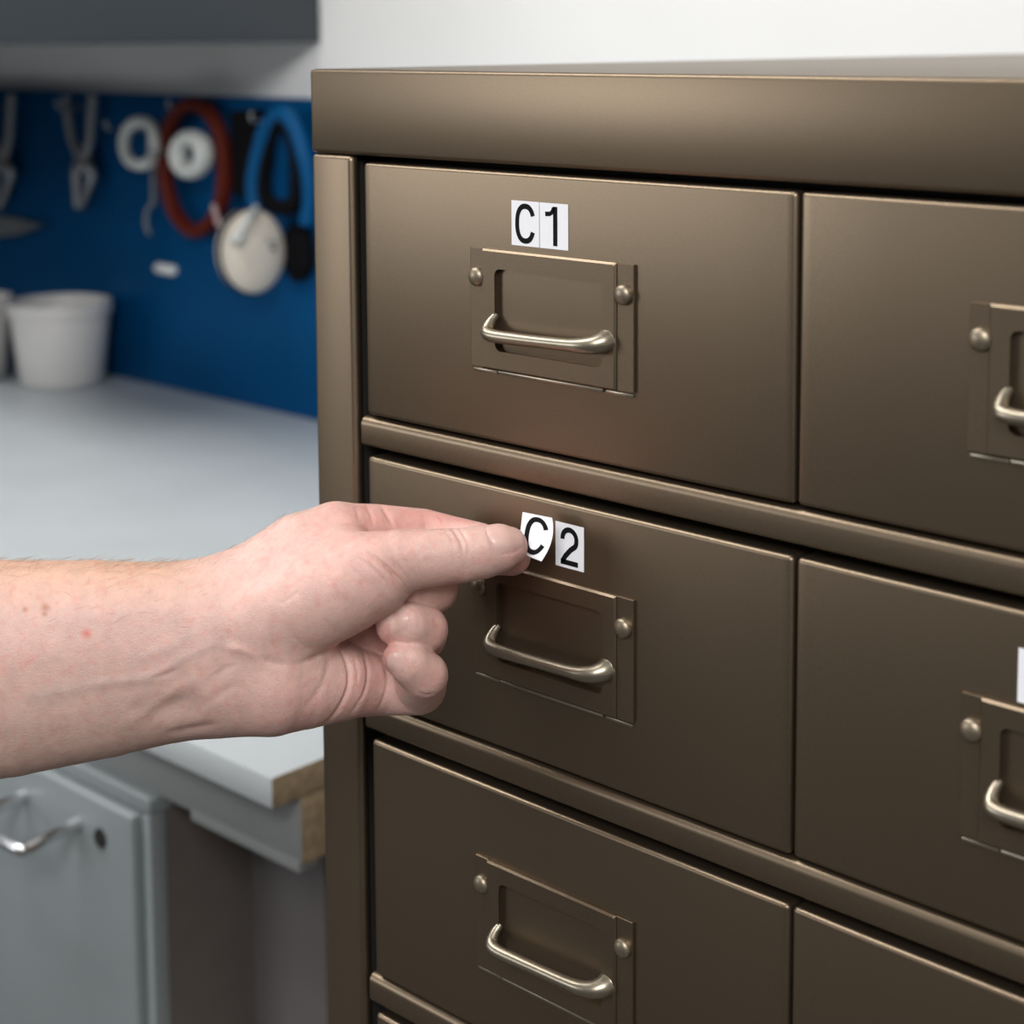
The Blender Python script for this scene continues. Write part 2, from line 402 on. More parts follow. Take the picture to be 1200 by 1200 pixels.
# ------------------------------------------------------------------ the hand and forearm: one continuous surface
def build_arm():
    st = 2.0
    U0, U1, V0, V1, W0, W1 = -760, 650, 555, 985, -172, 150
    us = np.arange(U0, U1, st, dtype=np.float32); vs = np.arange(V0, V1, st, dtype=np.float32); ws = np.arange(W0, W1, st, dtype=np.float32)
    D = np.full((len(us), len(vs), len(ws)), 60.0, np.float32)
    def sub(lo, hi):
        s = []
        for g, a, b in zip((us, vs, ws), lo, hi):
            s.append(slice(int(np.searchsorted(g, a)), int(np.searchsorted(g, b))))
        return tuple(s)
    def cone(a, b, kw=1.0, pad=60):
        """round cone distance from a=(u,v,w,r) to b, depth axis scaled by kw about the axis"""
        ra, rb = a[3], b[3]
        lo = [min(a[i]-ra, b[i]-rb)-pad for i in range(3)]; hi = [max(a[i]+ra, b[i]+rb)+pad for i in range(3)]
        sl = sub(lo, hi)
        u = us[sl[0]][:, None, None]; v = vs[sl[1]][None, :, None]; w = ws[sl[2]][None, None, :]
        d0 = np.array(b[:3], np.float32)-np.array(a[:3], np.float32); L2 = float(d0[0]**2+d0[1]**2+d0[2]**2)
        t = np.clip(((u-a[0])*d0[0]+(v-a[1])*d0[1]+(w-a[2])*d0[2])/L2, 0, 1)
        # tangent-corrected parameter of a cone with two radii
        du = u-(a[0]+t*d0[0]); dv = v-(a[1]+t*d0[1]); dw = (w-(a[2]+t*d0[2]))*kw
        return sl, np.sqrt(du*du+dv*dv+dw*dw)-(ra+t*(rb-ra))
    def smin(A, B, k):
        if k <= 0: return np.minimum(A, B)
        h = np.maximum(k-np.abs(A-B), 0)/k
        return np.minimum(A, B)-h*h*k*0.25
    def chain(nodes, kw=1.0):
        out = np.full(D.shape, 60.0, np.float32)
        for a, b in zip(nodes, nodes[1:]):
            sl, d = cone(a, b, kw); out[sl] = np.minimum(out[sl], d)
        return out
    palm = chain([(-640, 806, -35, 108), (-480, 806, -35, 138), (-330, 802, -33, 146), (-170, 796, -30, 143), (0, 784, -25, 128), (110, 773, -22, 117), (190, 765, -20, 107), (240, 760, -20, 104), (290, 752, -22, 101)], 1.30)
    def add(nodes, k, kw=1.0):
        nonlocal palm
        palm = smin(palm, chain(nodes, kw), k)
    add([(255, 715, -20, 52), (310, 672, -32, 43), (350, 643, -40, 42), (394, 629, -55, 40)], 26)          # index metacarpal
    add([(255, 735, -40, 48), (385, 672, -75, 46)], 22)
    add([(252, 760, -42, 48), (380, 735, -75, 46)], 22)
    add([(250, 795, -38, 48), (378, 792, -62, 44)], 22)                                                    # little finger metacarpal
    add([(262, 800, -10, 55), (318, 808, 0, 55), (356, 807, -14, 48), (400, 802, -34, 43), (425, 802, -50, 38)], 26)                                 # heel of the palm
    add([(268, 742, -2, 62), (305, 733, 6, 60), (355, 712, 18, 57), (405, 690, 26, 53), (438, 675, 30, 47)], 18)     # ball of the thumb
    add([(330, 680, -18, 46), (405, 655, -10, 38)], 24)                                                    # web between thumb and index
    thumb = chain([(436, 668, 28, 47), (468, 657.5, 31, 38), (490, 655, 31, 35), (512, 653.5, 30, 34), (541, 651, 28, 32.5), (566, 647, 26, 31.5), (584, 642.5, 23, 29), (594.5, 640.5, 21, 24)])
    hand = smin(palm, thumb, 7)
    FG = []
    FG.append(chain([(394, 629, -55, 40), (440, 628, -75, 37.5), (495, 629, -90, 33), (530, 634.5, -78, 29.5), (560, 640.5, -60, 28.5), (582, 648, -45, 26.5), (599.5, 652.5, -33, 22.5)]))
    FG.append(chain([(385, 672, -70, 42), (450, 690, -85, 34), (506, 690, -78, 31), (507, 689, -35, 29.5), (478, 694, -14, 26), (458, 700, -10, 23)]))
    FG.append(chain([(380, 735, -70, 42), (440, 744, -82, 34), (493, 744, -66, 31), (497, 737.5, -8, 28.5), (480, 732.5, 8, 27.5), (462.5, 734.5, 8, 22)]))
    FG.append(chain([(378, 795, -58, 44), (430, 802, -66, 37), (489, 804.5, -58, 34), (497, 791, 0, 28.5), (482, 778.5, 14, 26), (468.5, 772, 14, 20.5)]))
    fing = FG[0]
    for q in FG[1:]: fing = smin(fing, q, 4)
    D = smin(hand, fing, 7)
    D = np.clip(D, -8, 8)
    import openvdb
    g = openvdb.FloatGrid(8.0)
    g.copyFromArray(np.ascontiguousarray(D))
    pts, quads = g.convertToQuads(0.0)
    pts = np.asarray(pts, np.float64); quads = np.asarray(quads, np.int64)
    P = np.stack([U0+pts[:, 0]*st, V0+pts[:, 1]*st, W0+pts[:, 2]*st], 1)
    # light smoothing along mesh edges
    E = np.concatenate([quads[:, [0, 1]], quads[:, [1, 2]], quads[:, [2, 3]], quads[:, [3, 0]]])
    n = len(P); deg = np.bincount(E.ravel(), minlength=n).astype(float)
    def avg(X):
        o = np.zeros_like(X)
        for c in range(X.shape[1]):
            o[:, c] = np.bincount(E[:, 0], X[E[:, 1], c], n)+np.bincount(E[:, 1], X[E[:, 0], c], n)
        return o/deg[:, None]
    for lam in (0.6, -0.62)*5: P = P+lam*(avg(P)-P)
    for _ in range(2): P = P+0.5*(avg(P)-P)
    def normals(P):
        a = P[quads[:, 2]]-P[quads[:, 0]]; b = P[quads[:, 3]]-P[quads[:, 1]]; fn = np.cross(a, b)
        N = np.zeros_like(P)
        for k in range(4):
            for c in range(3): N[:, c] += np.bincount(quads[:, k], fn[:, c], n)
        return N/np.maximum(np.linalg.norm(N, axis=1), 1e-9)[:, None]
    N = normals(P)
    # outward?  use the forearm: the outward normal at the largest v points to +v
    if N[np.argmax(P[:, 1]), 1] < 0: N = -N; quads = quads[:, ::-1]
    front = np.clip((N[:, 2]+0.05)*3, 0, 1)
    uv = P[:, :2].copy()
    def dist(poly):
        d = np.full(n, 1e9)
        for a, b in zip(poly, poly[1:]):
            a = np.array(a, float); b = np.array(b, float); e = b-a
            t = np.clip(((uv-a)@e)/(e@e), 0, 1)
            d = np.minimum(d, np.linalg.norm(uv-(a+t[:, None]*e), axis=1))
        return d
    disp = np.zeros(n)
    def mark(poly, amp, wid, wmin=-1e9, taper=0.35):
        nonlocal disp
        pl = [np.array(p, float) for p in catmull(poly, 6)]
        d = np.full(n, 1e9); tt = np.zeros(n); m = len(pl)-1
        for i in range(m):
            e = pl[i+1]-pl[i]; t = np.clip(((uv-pl[i])@e)/(e@e+1e-9), 0, 1)
            q = np.linalg.norm(uv-(pl[i]+t[:, None]*e), axis=1); k = q < d
            d[k] = q[k]; tt[k] = ((i+t)/m)[k]
        fade = np.clip(tt/taper, 0, 1)*np.clip((1-tt)/taper, 0, 1)
        disp += amp*np.exp(-(d/wid)**2)*(0.15+0.85*fade)*front*(P[:, 2] > wmin)
    C = -1.0
    # thumb joint wrinkles
    mark([(525, 615), (534, 624), (541, 637), (543, 652)], 3.0*C, 2.0, 0); mark([(534, 615), (543, 626), (549, 640), (547, 654)], 2.2*C, 1.9, 0)
    mark([(520, 618), (528, 630), (532, 642)], 0.7*C, 2.0, 0); mark([(540, 655), (545, 668), (543, 680)], 0.8*C, 2.2, 0)
    # wrinkles where the thumb folds
    mark([(432, 647), (448, 660), (462, 673), (473, 685), (481, 697)], 6.5*C, 1.9, 0, 0.5); mark([(450, 646), (464, 661), (475, 676), (484, 690)], 3.0*C, 1.9, 0, 0.5)
    mark([(418, 652), (434, 664), (450, 680), (463, 697)], 1.5*C, 2.2, 0); mark([(468, 648), (480, 665), (490, 684)], 1.8*C, 1.9, 0); mark([(480, 650), (490, 666), (498, 680)], 0.9*C, 1.8, 0)
    mark([(406, 664), (420, 674), (436, 690)], 0.5*C, 2.4, 0); mark([(440, 645), (458, 658), (470, 670)], 0.7*C, 1.8, 0)
    # index side wrinkles
    mark([(446, 592), (453, 602), (461, 617)], 2.0*C, 2.6, -95); mark([(428, 590), (434, 602), (438, 616)], 1.2*C, 2.6, -95)
    mark([(414, 589), (419, 600), (421, 612)], 0.8*C, 2.6, -95); mark([(512, 602), (518, 610), (521, 618)], 0.8*C, 2.4, -110)
    # palm folds
    mark([(398, 758), (408, 782), (408, 806), (396, 832), (376, 854)], 3.2*C, 2.4); mark([(424, 756), (431, 786), (427, 812), (410, 838)], 1.9*C, 2.0)
    mark([(440, 758), (453, 785), (452, 812), (439, 838)], 1.6*C, 2.4); mark([(413, 764), (419, 788), (417, 806)], 0.9*C, 1.8)
    mark([(385, 765), (384, 785), (372, 812), (355, 832)], 1.2*C, 4.0); mark([(344, 779), (370, 771), (400, 755), (420, 745)], 2.2*C, 4.0)
    mark([(303, 770), (320, 777), (344, 779)], 1.6*C, 4.5); mark([(335, 735), (350, 752), (363, 764)], 0.9*C, 3.0)
    mark([(316, 700), (330, 706), (345, 697), (352, 688)], 0.7*C, 2.5); mark([(375, 720), (390, 737), (402, 748)], 0.8*C, 3.0)
    # little and ring finger folds
    mark([(490, 811), (498, 815), (508, 813)], 1.2*C, 2.0); mark([(461, 757), (465, 768), (463, 780)], 0.5*C, 1.8, 10)
    mark([(486, 712), (491, 724), (490, 738)], 0.35*C, 2.2); mark([(508, 720), (511, 730), (509, 742)], 0.35*C, 2.0)
    mark([(569, 616), (573, 630), (584, 650)], 1.3*C, 1.7, 0); mark([(584, 650), (600, 648), (613, 641)], 0.9*C, 1.6, 0)
    # wrist: veins, tendon and hollow
    mark([(40, 817), (85, 808), (130, 799), (172, 795), (203, 779), (226, 766), (262, 752)], 1.5, 6.5); mark([(150, 774), (175, 768), (200, 758), (222, 745)], 0.8, 6.5)
    mark([(152, 840), (185, 832), (215, 828), (242, 832)], 5.0*C, 15); mark([(140, 852), (170, 836), (205, 810), (232, 795)], 2.0, 8.0)
    mark([(195, 860), (225, 855), (255, 849)], 2.6*C, 5.0); mark([(175, 796), (195, 790), (207, 785)], 1.2*C, 3.0)
    mark([(258, 757), (285, 762), (305, 772)], 2.0, 5.0); mark([(245, 800), (262, 785), (280, 778)], 1.0*C, 4.0)
    mark([(235, 830), (260, 812), (280, 800)], 1.2*C, 5.0); mark([(268, 735), (262, 765), (268, 800)], 1.2*C, 4.0)
    mark([(0, 728), (90, 722), (180, 712), (250, 700)], 1.6, 16)
    # nail bed of the thumb is a bit flatter
    P2 = P+N*disp[:, None]
    # pigment, linear rgb
    base = np.tile(np.array([0.645, 0.424, 0.372]), (n, 1))
    def tint(c, amount): 
        nonlocal base
        base = base*(1-amount[:, None])+np.array(c)*amount[:, None]
    def blob(cu, cv, ru, rv): return np.exp(-(((P[:, 0]-cu)/ru)**2+((P[:, 1]-cv)/rv)**2))
    tint((0.60, 0.36, 0.24), 0.75*np.clip((718-P[:, 1])/50, 0, 1)*np.clip((270-P[:, 0])/90, 0, 1))        # tanned upper side of the forearm
    tint((0.62, 0.44, 0.37), 0.5*np.clip((P[:, 1]-760)/60, 0, 1)*np.clip((260-P[:, 0])/120, 0, 1))
    red = (0.62, 0.295, 0.265)
    tint(red, 0.75*blob(515, 606, 60, 16)*(P[:, 2] < 0)); tint(red, 0.5*blob(440, 605, 60, 25)); tint(red, 0.65*blob(605, 662, 25, 22)*(P[:, 2] < 2))
    tint(red, 0.45*blob(600, 640, 16, 30)); tint(red, 0.55*blob(455, 768, 18, 26)); tint(red, 0.5*blob(450, 742, 16, 16)); tint(red, 0.4*blob(430, 810, 26, 40))
    tint(red, 0.35*blob(505, 800, 26, 20)); tint(red, 0.35*blob(515, 735, 18, 22)); tint(red, 0.40*blob(535, 690, 22, 22)); tint(red, 0.25*blob(360, 830, 60, 40)); tint(red, 0.2*blob(420, 660, 70, 50))
    vein = (0.47, 0.37, 0.37)
    for pl, a in (([(40, 817), (130, 799), (172, 795), (203, 779), (226, 766), (262, 752)], 0.30), ([(150, 774), (200, 758), (222, 745)], 0.22)):
        tint(vein, a*np.exp(-(dist(pl)/7)**2)*front)
    mole = (0.42, 0.17, 0.09)
    for (cu, cv, r, c) in ((29.5, 714.5, 3.4, mole), (53, 712, 5.0, mole), (52, 720, 3.0, mole), (101, 742.5, 5.0, (0.66, 0.16, 0.13)), (30, 775, 12, red)):
        tint(c, (0.75 if r < 10 else 0.25)*np.exp(-(np.hypot(P[:, 0]-cu, P[:, 1]-cv)/r)**2)*front)
    # into the world
    dep = Z0-P2[:, 2]*S
    rays = np.stack([(P2[:, 0]-PX)/F, (P2[:, 1]-PY)/F, np.ones(n)], 1)@M3.T
    Wd = CAM+rays*dep[:, None]
    org = np.array(H(400, 760, -20)); 
    me = bpy.data.meshes.new('person')
    me.vertices.add(n); me.vertices.foreach_set('co', (Wd-org).ravel())
    q = quads
    me.loops.add(len(q)*4); me.loops.foreach_set('vertex_index', q.ravel())
    me.polygons.add(len(q)); me.polygons.foreach_set('loop_start', np.arange(0, len(q)*4, 4)); me.polygons.foreach_set('loop_total', np.full(len(q), 4))
    me.polygons.foreach_set('use_smooth', np.ones(len(q), bool))
    me.update(); me.validate()
    ca = me.color_attributes.new('pigment', 'FLOAT_COLOR', 'POINT')
    ca.data.foreach_set('color', np.concatenate([base, np.ones((n, 1))], 1).ravel())
    me.materials.append(SKIN)
    o = link('person', me); o.location = org
    bm = bmesh.new(); bm.from_mesh(me)
    vol = bm.calc_volume(signed=True); bm.free()
    if vol < 0:
        me.flip_normals()
    return o, org, P2, N, Wd
arm, AORG, HP, HN, HW = build_arm()
tag(arm, 'person reaching in with bare left forearm, thumb and index finger holding a curled sticker', 'person')
_tree = BVHTree.FromPolygons([Vector(v) for v in HW], [p.vertices[:] for p in arm.data.polygons])
def skin_hit(u, v):
    d = Vector(ray(u, v)).normalized(); h = _tree.ray_cast(Vector(CAM), d)
    if h[0] is None: h = _tree.find_nearest(Vector(H(u, v, 10)))
    return h[0], h[1]
def fingernail(corners, bow, lift=0.00035, n=12, label=None):
    """corners: root-a, root-b, tip-b, tip-a; laid on the skin, raised and with thickness"""
    A, B, Cc, Dd = [np.array(c, float) for c in corners]
    bm = bmesh.new(); top = []; bot = []
    for j in range(n+1):
        t = j/n; rt, rb = [], []
        for i in range(n+1):
            s = i/n
            p = (1-s)*(1-t)*A+s*(1-t)*B+s*t*Cc+(1-s)*t*Dd
            ax = ((Cc+Dd)-(A+B))/2; ax /= np.linalg.norm(ax)
            p = p-ax*bow*(1-t)*(4*s*(1-s))*1.0+ax*bow*t*(4*s*(1-s))
            loc, nor = skin_hit(*p)
            if nor.dot(Vector(ray(*p))) > 0: nor = -nor
            edge = min(1.0, 4*min(s, 1-s)+0.25)*(0.35+0.65*min(1.0, 3*t))
            rt.append(bm.verts.new(loc+nor*(lift*edge)-Vector(AORG))); rb.append(bm.verts.new(loc-nor*0.0004-Vector(AORG)))
        top.append(rt); bot.append(rb)
    for j in range(n):
        for i in range(n):
            bm.faces.new((top[j][i], top[j][i+1], top[j+1][i+1], top[j+1][i])); bm.faces.new((bot[j][i], bot[j+1][i], bot[j+1][i+1], bot[j][i+1]))
    rim = [(0, i) for i in range(n)]+[(j, n) for j in range(n)]+[(n, i) for i in range(n, 0, -1)]+[(j, 0) for j in range(n, 0, -1)]
    for k in range(len(rim)):
        a, b = rim[k], rim[(k+1) % len(rim)]; bm.faces.new((bot[a[0]][a[1]], bot[b[0]][b[1]], top[b[0]][b[1]], top[a[0]][a[1]]))
    o = finish('fingernail', bm, NAIL, arm, angle=60)
    return o
fingernail([(570, 618.5), (584, 648), (611, 640), (607, 617.5)], 3.0)
fingernail([(478, 721), (472, 739), (458, 742), (462, 722)], 2.0, 0.0002)
fingernail([(474, 766), (468, 788), (455, 783), (458, 765)], 2.0, 0.0002)

def arm_hair():
    bm = bmesh.new()
    nW = HN
    cand = np.where((HP[:, 0] > -300) & (HP[:, 0] < 345) & (HN[:, 1] < 0.15) & (HP[:, 1] < 735) & (HP[:, 2] > -110))[0]
    sil = cand[(HN[cand, 1] < -0.80)]
    pick = np.concatenate([rng.choice(cand, 420, replace=False), rng.choice(sil, 620, replace=False)])
    for i in pick:
        u, v, w = HP[i]
        if u > 240 and rng.random() < 0.55: continue
        if HN[i, 2] > 0.6 and rng.random() < 0.6: continue
        L = rng.uniform(9, 26)*(0.6 if u > 200 else 1.0)
        dirv = np.array([rng.normal(0.85, 0.35), rng.normal(-0.25, 0.25), rng.normal(0.0, 0.3)])
        nn = HN[i]
        dirv = dirv-nn*dirv.dot(nn); dirv /= np.linalg.norm(dirv)
        p0 = HP[i]-nn*0.6; p1 = HP[i]+dirv*L*0.5+nn*L*0.20; p2 = HP[i]+dirv*L+nn*L*rng.uniform(0.08, 0.34)
        pts = [Vector(H(*p))-Vector(AORG) for p in (p0, (p0+2*p1+p2)/4, p2)]
        tube(bm, pts, [0.000042, 0.000038, 0.000015], 3, caps=False)
    o = finish('arm_hair', bm, HAIRM, arm); o['kind'] = 'stuff'; o['label'] = 'short brown hairs on the upper side of the forearm'
arm_hair()

# ------------------------------------------------------------------ workbench and the drawer unit under it
BZ = ZO-0.400; BX = -0.3125; BXL = -1.90; BYF = 0.138
bench = empty('workbench', (-1.2, 0.45, 0))
tag(bench, 'long grey laminate workbench with raw chipboard end beside the bronze cabinet', 'workbench')
def under(parent, o): o.parent = parent; o.matrix_parent_inverse = Matrix.Translation(-Vector(parent.location)); return o
bm = bmesh.new(); box(bm, BXL, BX, BYF, 0.740, BZ-0.0178, BZ, 0.0010, 2)
for f in bm.faces:
    if f.normal.x > 0.9 or f.normal.z < -0.9: f.material_index = 1
under(bench, finish('bench_top', bm, [LAM, CHIP]))
bm = bmesh.new(); box(bm, BXL, BX-0.0005, 0.1585, 0.205, BZ-0.0575, BZ-0.0179, 0.0008, 2)
for f in bm.faces:
    if f.normal.x > 0.9: f.material_index = 1
under(bench, finish('front_beam', bm, [BEAMP, CHIP]))
bm = bmesh.new(); box(bm, -0.4145, BX-0.002, 0.1575, 0.172, BZ-0.0625, BZ-0.0555, 0.0008, 2)
under(bench, finish('edge_strip', bm, BEAMP))
for xa in (-0.425, BXL+0.05):
    for ya in (0.210, 0.66):
        bm = bmesh.new(); box(bm, xa, xa+0.07, ya, ya+0.05, 0, BZ-0.018, 0.002, 2); under(bench, finish('leg', bm, LEGM))
unit = empty('drawer_unit', (-0.62, 0.35, 0))
tag(unit, 'grey steel drawer unit with chrome bail handle under the workbench', 'drawer unit')
UX1, UX0, UY, UZ = -0.4485, -0.96, 0.152, BZ-0.0580
bm = bmesh.new()
box(bm, UX0, UX1, UY, UY+0.45, UZ-0.0118, UZ, 0.0022, 3)
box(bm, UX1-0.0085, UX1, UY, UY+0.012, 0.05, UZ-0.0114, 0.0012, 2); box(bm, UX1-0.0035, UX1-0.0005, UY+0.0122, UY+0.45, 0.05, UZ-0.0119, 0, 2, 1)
box(bm, UX0, UX0+0.0085, UY, UY+0.45, 0.05, UZ-0.0114, 0.0012, 2)
box(bm, UX0+0.009, UX1-0.004, UY+0.446, UY+0.45, 0.05, UZ-0.012); box(bm, UX0, UX1, UY, UY+0.45, 0.04, 0.0495)
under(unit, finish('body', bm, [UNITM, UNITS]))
for k in range(3):
    za = UZ-0.0125-k*0.26
    bm = bmesh.new(); box(bm, UX0+0.0095, UX1-0.0098, UY-0.006, UY+0.012, za-0.255, za, 0.0026, 3)
    dr = under(unit, finish('drawer', bm, UNITM))
    if k == 0:
        pts = [on_y(30, 930, UY-0.006), on_y(92, 966, UY-0.006)]
        zz = (pts[0][2]+pts[1][2])/2; xa, xb = pts[0][0], pts[1][0]
        out = 0.040; drop = 0.004
        hw = catmull([(xa, UY-0.006, zz), (xa, UY-0.006-out*0.5, zz-drop*.4), (xa+0.001, UY-0.006-out*0.9, zz-drop), (xa+0.007, UY-0.006-out, zz-drop), (xb-0.007, UY-0.006-out, zz-drop), (xb-0.001, UY-0.006-out*0.9, zz-drop), (xb, UY-0.006-out*0.5, zz-drop*.4), (xb, UY-0.006, zz)], 6)
        bm = bmesh.new(); tube(bm, hw, 0.0040, 12)
        h = finish('bail_handle', bm, CHROME, dr); h.matrix_parent_inverse = Matrix.Identity(4)
        h['label'] = 'chrome wire handle'
        lk = on_y(118, 982, UY-0.006)
        bm = bmesh.new(); lathe(bm, [(0.0, 0.0012), (0.0058, 0.0012), (0.0064, 0.0)], (lk[0], UY-0.006, lk[2]), (0, -1, 0), 24)
        lo = finish('lock', bm, DARK, dr)
        lo['label'] = 'black round lock hole'

# ------------------------------------------------------------------ blue tool board and what hangs on it
YB = 0.735
bm = bmesh.new(); box(bm, -2.6, 0.32, YB, 0.7545, BZ+0.0005, ZO-0.062, 0.0012, 2)
board = finish('tool_board', bm, BLUE); tag(board, 'blue painted tool board on the wall behind the workbench', 'tool board')
def wp(x, y, off): return Vector(on_y(x, y, YB-off))
def hook(u, v, length=0.03, r=0.0016):
    p = wp(u, v, 0.0)
    bm = bmesh.new()
    p = Vector((p.x, YB, p.z))
    tube(bm, catmull([p, p+Vector((0, -length*0.8, 0)), p+Vector((0, -length, 0.002)), p+Vector((0, -length, 0.010))], 6), r, 10)
    lathe(bm, [(0.005, 0), (0.005, 0.001), (0, 0.0015)], p, (0, -1, 0), 16)
    return bm, p

# ear defenders with beige cups on a blue band
em = empty('ear_defenders', wp(300, 294, 0.03)); EO = Vector(em.location)
tag(em, 'ear defenders with beige cup and blue headband hanging on the blue board', 'ear defenders')
def eput(name, bm, m, angle=40, label=None):
    for v in bm.verts: v.co -= EO
    o = finish(name, bm, m, em, angle=angle)
    if label: o['label'] = label
    return o
def cup(center, axis, rx, rz, d, mi=None):
    bm = bmesh.new()
    prof = [(0.0, d)]+[(math.cos(a), d*(0.35+0.65*math.sin(a))) for a in np.linspace(math.pi/2-0.12, 0.0, 12)]+[(1.0, 0.15*d), (0.97, 0.0), (0.0, 0.0)]
    A = Vector(axis).normalized(); up = Vector((0, 0, 1)); B = up.cross(A).normalized(); U = A.cross(B)
    n = 40; rings = []
    for r, h in prof:
        rings.append([bm.verts.new(Vector(center)+A*h+(B*math.cos(2*math.pi*k/n)*rx+U*math.sin(2*math.pi*k/n)*rz)*max(r, 1e-4)) for k in range(n)])
    for r0, r1 in zip(rings, rings[1:]):
        for k in range(n): bm.faces.new((r0[k], r0[(k+1) % n], r1[(k+1) % n], r1[k]))
    return bm
ax = Vector((0.97, -0.24, 0.02)).normalized()
cc = wp(294, 294, 0.046)
cbm = cup(cc, ax, 0.0345, 0.0435, 0.024); cbm.normal_update(); ctree = BVHTree.FromBMesh(cbm)
eput('ear_cup', cbm, BEIGE)
bm = bmesh.new()                              # faint grey print on the cup
for (u0, v0, u1, v1) in ((313, 278, 329, 281), (313, 283, 326, 285.5), (317, 288, 324, 294)):
    q = []
    for u, v in ((u0, v0), (u1, v0+0.5), (u1, v1+0.5), (u0, v1)):
        d = Vector(ray(u, v)).normalized(); hit = ctree.ray_cast(Vector(CAM), d)
        q.append(bm.verts.new(hit[0]-d*0.0006))
    bm.faces.new(q)
eput('print', bm, INKS, label='small grey print on the cup')
eput('ear_cup', cup(wp(352, 296, 0.004), (0.1, -1, 0), 0.022, 0.030, 0.014), BLACKM, label='black far cup standing in for the shadow on the board')  # far cup made black and placed where the near cup's shadow falls
def pad(center, axis, rx, rz, t, m):
    bm = bmesh.new(); A = Vector(axis).normalized(); B = Vector((0, 0, 1)).cross(A).normalized(); U = A.cross(B)
    closed_tube(bm, [Vector(center)+(B*math.cos(a)*rx+U*math.sin(a)*rz) for a in np.linspace(0, 2*math.pi, 48, endpoint=False)], t, t*0.8, A, 12)
    return bm
eput('ear_cushion', pad(cc-ax*0.0095, ax, 0.0258, 0.0348, 0.0090, None), BEIGE)
eput('gasket', pad(cc-ax*0.0030, ax, 0.0335, 0.0425, 0.0026, None), BLACKM, label='dark seam between cup and cushion')
bm = bmesh.new()                              # wire yoke and slider
tube(bm, catmull([wp(259, 284, 0.060), wp(268, 283, 0.074), wp(277, 281, 0.080), wp(284, 268, 0.080), wp(291, 256, 0.072), wp(300, 243, 0.050)], 6), 0.0032, 10)
lathe(bm, [(0.0, 0.006), (0.005, 0.005), (0.006, 0.0)], wp(279, 277, 0.083), (0.6, -0.8, 0), 16)
eput('yoke', bm, PALE, 60, 'pale wire yoke and slider')
bl = catmull([wp(300, 246, 0.035), wp(297, 226, 0.035), wp(298, 205, 0.034), wp(303, 180, 0.032), wp(312, 150, 0.030), wp(330, 132, 0.028), wp(346, 150, 0.028), wp(356, 180, 0.028), wp(362, 205, 0.026), wp(364, 235, 0.024), wp(360, 262, 0.024)], 8)
bm = bmesh.new(); tube(bm, bl, 0.0085, 14, sx=1.0); eput('headband', bm, BLUEB, 60)
bm = bmesh.new(); tube(bm, catmull([wp(312, 180, 0.026), wp(318, 156, 0.024), wp(330, 143, 0.024), wp(342, 156, 0.022), wp(349, 185, 0.022), wp(350, 215, 0.022), wp(346, 238, 0.022), wp(330, 243, 0.026), wp(314, 236, 0.028), wp(308, 210, 0.028), wp(312, 180, 0.026)], 6), 0.0088, 10)
eput('headband_padding', bm, BLACKM, 60, 'black padding inside the band')
bm, p = hook(330, 141, 0.040); tag(finish('hook', bm, STEEL), 'steel hook carrying the ear defenders with the blue band', 'hook')

# black strap or pouch left of the blue band
bm = bmesh.new(); prism(bm, [(wp(266, 130, .02).x, wp(266, 130, .02).z), (wp(296, 128, .02).x, wp(296, 128, .02).z), (wp(300, 180, .02).x, wp(300, 180, .02).z), (wp(292, 232, .02).x, wp(292, 232, .02).z), (wp(270, 228, .02).x, wp(270, 228, .02).z)], YB-0.018, YB-0.0005)
bmesh.ops.bevel(bm, geom=list(bm.edges), offset=0.002, segments=2, affect='EDGES')
tag(finish('tool_pouch', bm, BLACKM), 'black pouch hanging between the red loop and the blue headband', 'pouch')

# red loop with a pale clip
lo = empty('red_strap_loop', wp(227, 230, 0.02)); LO = Vector(lo.location)
tag(lo, 'dark red oval strap loop hanging on the blue tool board', 'strap')
bm = bmesh.new()
lp = catmull([wp(u, v, 0.016) for u, v in ((194, 190), (196, 218), (205, 248), (219, 266), (231, 271), (246, 262), (258, 243), (263, 215), (262, 185), (256, 152), (243, 130), (225, 122), (208, 132), (197, 158))], 6, True)
closed_tube(bm, [Vector(p)-LO for p in lp], 0.0078, 0.010, (0, 1, 0), 12); finish('band', bm, REDM, lo, angle=60)
bm = bmesh.new(); tube(bm, [wp(250, 240, 0.032)-LO, wp(257, 265, 0.030)-LO], 0.0030, 10); o = finish('clip', bm, PALE, lo); o['label'] = 'pale pink clip on the loop'; o.data.materials[0] = mat('pale_pink_plastic', (0.5, 0.36, 0.36), 0.5)
bm, p = hook(226, 126, 0.032); tag(finish('hook', bm, STEEL), 'steel hook carrying the dark red strap loop', 'hook')

# white ring in front of the loop
bm = bmesh.new()
wr = [wp(224+15*math.cos(a), 181+20*math.sin(a), 0.040) for a in np.linspace(0, 2*math.pi, 40, endpoint=False)]
closed_tube(bm, wr, 0.0085, 0.012, (0, 1, 0), 14)
tag(finish('tape_roll', bm, PALE, angle=60), 'white oval tape roll hanging in front of the red loop', 'tape roll')
bm, p = hook(224, 176, 0.055); tag(finish('hook', bm, STEEL), 'steel hook through the white tape roll', 'hook')

